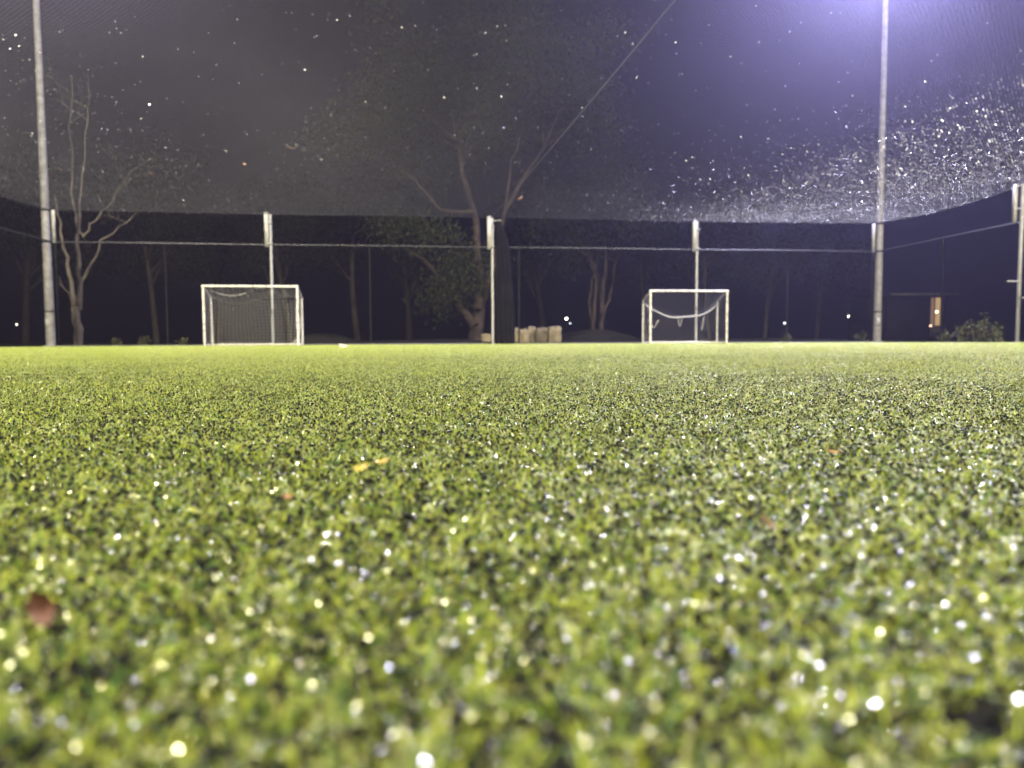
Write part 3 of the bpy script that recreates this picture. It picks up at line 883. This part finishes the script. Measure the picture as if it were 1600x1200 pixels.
# weeds outside the right fence
def weed(px, py_top, dep, label, n):
    rr = np.random.default_rng(px)
    base = at(px, 533, dep); base.z = 0
    root = empty('weed', base); tag(root, label, 'plant', 'weeds beyond the fences')
    hgt = at(px, py_top, dep).z
    mb = MB(); tips = []
    for k in range(n):
        a = rr.uniform(0, 2 * np.pi); l = rr.uniform(.5, 1.0) * hgt; sp = rr.uniform(.05, .45)
        pts = [np.array([math.cos(a) * sp * f * f * l + .05 * math.cos(a), math.sin(a) * sp * f * f * l, l * (f - .15 * sp * f * f)]) for f in np.linspace(0, 1, 6)]
        mb.tube(pts, np.linspace(.010, .004, 6), 5, False); tips += pts[1:]
    mb.build('stem', M['bark'], root)
    V, F, C = leaves_mesh(np.array(tips), 4, (.07, .07, .06), .10, rr, [(.045, .05, .018), (.06, .056, .024), (.035, .04, .014)])
    mesh_obj('foliage', V, F, M['leaf'], root, colr=C)
for px, pt, dep, lab, n in ((1478, 517, 21.4, 'low weed at the left end of the clump by the right fence', 7), (1506, 506, 21.0, 'bushy weed in the left half of the clump by the right fence', 12),
                            (1531, 494, 20.6, 'tallest weed in the middle of the clump by the right fence', 14), (1556, 503, 20.2, 'weed at the right end of the clump, near the post with side arms', 11),
                            (1345, 517, 27.5, 'small weed just left of the right light pole', 6), (182, 528, 27.0, 'low dark weed at the fence foot just right of the bare pale tree', 6), (225, 526, 27.4, 'low dark weed midway between the bare pale tree and the left goal', 7), (286, 529, 26.8, 'small weed at the fence foot left of the left goal', 5), (1228, 522, 28.5, 'low dark weed between the right goal and the light pole', 6)):
    weed(px, pt, dep, lab, n)

# ------------------------------------------------------------------ sandstone blocks
def block(px0, px1, py0, py1, dep, label, seed):
    rr = np.random.default_rng(seed)
    a = at(px0, py1, dep); b = at(px1, py0, dep)
    w = b.x - a.x; h = b.z + .03
    bm = bmesh.new(); bmesh.ops.create_cube(bm, size=1)
    bmesh.ops.subdivide_edges(bm, edges=bm.edges[:], cuts=4, use_grid_fill=True)
    for v in bm.verts:
        n = v.co.copy()
        k = max(abs(n.x), abs(n.y), abs(n.z)); rnd = n.normalized() * .62
        v.co = n.lerp(rnd, .22) + Vector(rr.normal(0, .035, 3)) + Vector((.03 * math.sin(9 * n.z + seed), .03 * math.sin(8 * n.x + seed), .02 * math.sin(11 * n.x)))
    V = np.array([v.co[:] for v in bm.verts]) * np.array([w * 1.10, .6, h]) + np.array([0, 0, h / 2])
    F = np.array([[v.index for v in f.verts] for f in bm.faces]); bm.free()
    o = mesh_obj('sandstone_block', V, F, M['stone'], None, True)
    o.location = ((a.x + b.x) / 2, a.y + .3, -.03)
    tag(o, label, 'stone block', 'sandstone blocks beyond the fence')
block(858, 876, 511, 535, 30, 'tallest tan sandstone block at the right end of the row', 3)
block(838, 857, 513, 535, 30.1, 'rough sandstone block second from the right end of the row', 4)
block(826, 837, 511, 535, 30.3, 'narrow upright sandstone block in the middle of the row', 8)
block(813, 826, 515, 535, 30, 'rounded tan sandstone block second from the left end of the row', 5)
block(797, 813, 514, 535, 30.2, 'sandstone block at the left end of the row, touching the bunched net', 6)
block(753, 766, 522, 535, 31, 'small dim sandstone block between the gum trunk and the middle post', 7)

# ------------------------------------------------------------------ lamps and house in the distance
def far_lamp(px, py, dep, rad, c, st, label):
    q = at(px, py, dep); base = Vector((q.x, q.y, 0))
    root = empty('garden_lamp', base); tag(root, label, 'lamp', 'small lamps in the dark beyond the fence')
    z = max(q.z, .25)
    mb = MB(); mb.tube([(0, 0, -.1), (0, 0, z - rad)], .03, 8); mb.build('lamp_post', M['fence_post'], root)
    V, F = spheres(np.array([[0, 0, z]]), np.array([[rad]]), 2)
    mesh_obj('lamp_globe', V, F, emit_mat('lamp_glow', c, st), root, True)
WARM = (1, .93, .75)
far_lamp(850, 505, 62, .085, WARM, 30, 'bright white lamp just above the sandstone blocks')
far_lamp(885, 498, 66, .085, WARM, 30, 'bright white lamp right of and higher than the sandstone blocks')
far_lamp(891, 505, 70, .07, (.8, .85, 1), 4, 'faint lamp just below the bright lamp right of the sandstone blocks')
far_lamp(1327, 494, 60, .085, WARM, 30, 'bright white lamp between the right goal and the right light pole')
far_lamp(1226, 505, 64, .08, (.9, .95, .9), 5, 'faint lamp right of the right goal')
far_lamp(26, 507, 50, .06, WARM, 5, 'small lamp at the far left edge')
far_lamp(557, 522, 48, .07, (1, .45, .15), 3, 'small orange lamp between the left goal and the forked gum tree')

def house():
    dep = 46.0
    q = at(1462, 533, dep)
    root = empty('house', (q.x, q.y, 0)); tag(root, 'dark house with a warm lit glass door under its eave', 'house')
    px = dep / FPX
    W_, H_ = 9.0, 533 - 462
    wallm = mat('house_wall', (.007, .007, .008), .8, 0, .3, 2.0, spec=0.1)
    zt = H_ * px
    dl, dr = -10 * px, 9 * px     # door opening
    zb, zd = .55, zt - .10
    x0, x1 = -3.2, .52
    mb = MB()
    mb.box(((x0 + dl) / 2, .1, zt / 2), (dl - x0, .2, zt)); mb.box(((x1 + dr) / 2, .1, zt / 2), (x1 - dr, .2, zt))
    mb.box(((dl + dr) / 2, .1, zb / 2), (dr - dl, .2, zb)); mb.box(((dl + dr) / 2, .1, (zd + zt) / 2), (dr - dl, .2, zt - zd))
    mb.box((x0 + .1, 2.6, zt / 2), (.2, 4.8, zt)); mb.box((x1 - .1, 2.6, zt / 2), (.2, 4.8, zt)); mb.box(((x0 + x1) / 2, 5.1, zt / 2), (x1 - x0, .2, zt))
    mb.build('wall', wallm, root)
    mb = MB(); mb.box(((x0 + x1) / 2 , 2.2, zt + .22), (x1 - x0 + .5, 6.2, .08), Matrix.Rotation(R(4), 3, 'X')); rf = mb.build('roof', wallm, root)
    mb = MB(); mb.box(((x0 + x1) / 2 , -.98, zt + .01), (x1 - x0 + .5, .10, .13)); mb.build('gutter', M['concrete'], rf)
    fr = MB()
    fm = mat('door_frame', (.12, .09, .06), .6)
    for x in (dl + .03, dl + .30, dr - .03):
        fr.box((x, .04, (zb + zd) / 2), (.05, .09, zd - zb))
    for z in (zb + .03, zb + .42, zd - .03):
        fr.box(((dl + dr) / 2, .045, z), (dr - dl - .06, .07, .05))
    d = fr.build('glass_door', fm, root)
    mb = MB(); mb.box(((dl + .3 + dr) / 2, .09, (zb + .42 + zd) / 2), (dr - dl - .36, .02, zd - zb - .5)); mb.build('pane', emit_mat('lit_pane', (1.0, .66, .30), .55), d)
    mb = MB(); mb.box((dl + .165, .09, (zb + .42 + zd) / 2), (.22, .02, zd - zb - .5)); mb.build('pane', emit_mat('lit_side_pane', (1.0, .55, .30), .28), d)
    mb = MB(); mb.box(((dl + dr) / 2, .09, zb + .22), (dr - dl - .1, .02, .34)); mb.build('pane', emit_mat('lower_pane', (.8, .6, .4), .04), d)
    V, F = spheres(np.array([[dl + .42, -.02, zd - .42 * (zd - zb)]]), np.array([[.07]]), 2)
    mesh_obj('wall_lamp', V, F, emit_mat('wall_lamp_glow', (1, .85, .55), 6), root, True)
house()
far_lamp(1454, 509, 44.5, .055, (1, .62, .42), 5, 'small pinkish lamp under the lit glass door of the house')

# ------------------------------------------------------------------ fallen leaves
def leaf_mesh(L, W, c, curl, seed):
    rr = np.random.default_rng(seed)
    nU, nV = 9, 5; V = []
    for i in range(nU):
        u = i / (nU - 1); w = W * math.sin(math.pi * min(1, u * .96 + .02)) ** .8
        for j in range(nV):
            v = (j / (nV - 1) - .5)
            V.append(((u - .5) * L, v * w, curl * L * ((2 * u - 1) ** 2 * .5 + v * v * 1.2) + rr.normal(0, L * .008)))
    F = [(i * nV + j, (i + 1) * nV + j, (i + 1) * nV + j + 1, i * nV + j + 1) for i in range(nU - 1) for j in range(nV - 1)]
    m = mat('dead_leaf', c, .55, 0, .4, 60.0)
    return V, F, m
def fallen(loc, L, W, c, rot, label, group, seed, curl=.25):
    V, F, m = leaf_mesh(L, W, c, curl, seed)
    o = mesh_obj('fallen_leaf', V, F, m, None, True)
    o.location = loc; o.rotation_euler = rot; tag(o, label, 'leaf', group)
GL = 'fallen leaves on the turf'
fallen(at_z(64, 948, .020), .0105, .0065, (.14, .055, .036), (R(70), R(75), R(10)), 'curled reddish brown leaf on the turf near the lower left corner', GL, 1)
fallen(at_z(564, 732, .019), .010, .0045, (.42, .30, .05), (R(30), R(-12), R(15)), 'bright yellow leaf lying on the turf near the middle of the picture', GL, 2)
fallen(at_z(597, 722, .019), .009, .0035, (.42, .28, .07), (R(25), R(-10), R(25)), 'narrow tan yellow leaf right behind the bright yellow leaf', GL, 3)
fallen(at_z(1196, 818, .019), .010, .008, (.35, .16, .13), (R(40), R(20), R(60)), 'dull pink leaf on the turf right of the middle', GL, 4)
fallen(at_z(1302, 707, .019), .009, .003, (.30, .17, .05), (R(20), R(5), R(-10)), 'slim orange leaf on the turf in the right half, beyond the pink one', GL, 5)
fallen(at_z(448, 776, .019), .005, .003, (.28, .15, .06), (R(40), R(10), R(30)), 'small orange brown leaf on the turf left of and nearer than the yellow leaf', GL, 6)
fallen(at_z(535, 541.3, .025), .16, .10, (.20, .18, .14), (R(40), R(10), R(30)), 'pale leaf far off on the turf just right of the left goal', GL, 7)
NL = 'dead leaves caught on the roof net'
for (px, py, L, c, lab, sd_) in ((236, 254, .16, (.22, .11, .06), 'brown leaf caught on the roof net above the left goal, leftmost but one', 11), (383, 238, .13, (.27, .14, .06), 'small orange leaf caught on the roof net above the left goal', 12),
                            (453, 212, .20, (.14, .075, .055), 'dark curled leaf caught on the roof net right of the orange leaf', 13), (93, 253, .13, (.20, .13, .07), 'dull leaf caught on the roof net beside the left light pole', 14),
                            (812, 311, .22, (.24, .12, .075), 'reddish leaf caught on the roof net above the middle post', 15)):
    p = at_z(px, py, H_NET)
    s_ = p.x * math.cos(TH) + p.y * math.sin(TH); t_ = -p.x * math.sin(TH) + p.y * math.cos(TH)
    p.z = float(roof_z(s_, t_)) + .015
    fallen(p, L, L * .5, c, (R(20), R(15), sd_), lab, NL, sd_, .35)

# ------------------------------------------------------------------ mist added to stand in for the veil of glare around the lamps
hz = MB(); hz.box((0, 60, 10.5), (270, 210, 25.0))
haze = hz.build('haze', None)
hm = bpy.data.materials.new('glare_mist'); hm.use_nodes = True
nt = hm.node_tree; nt.nodes.remove(nt.nodes['Principled BSDF'])
pv = nt.nodes.new('ShaderNodeVolumePrincipled')
pv.inputs['Color'].default_value = (.70, .65, 1.0, 1)
pv.inputs['Density'].default_value = 0.0011
pv.inputs['Anisotropy'].default_value = 0.74
nt.links.new(pv.outputs['Volume'], nt.nodes['Material Output'].inputs['Volume'])
haze.data.materials.append(hm)
tag(haze, kind='stuff')
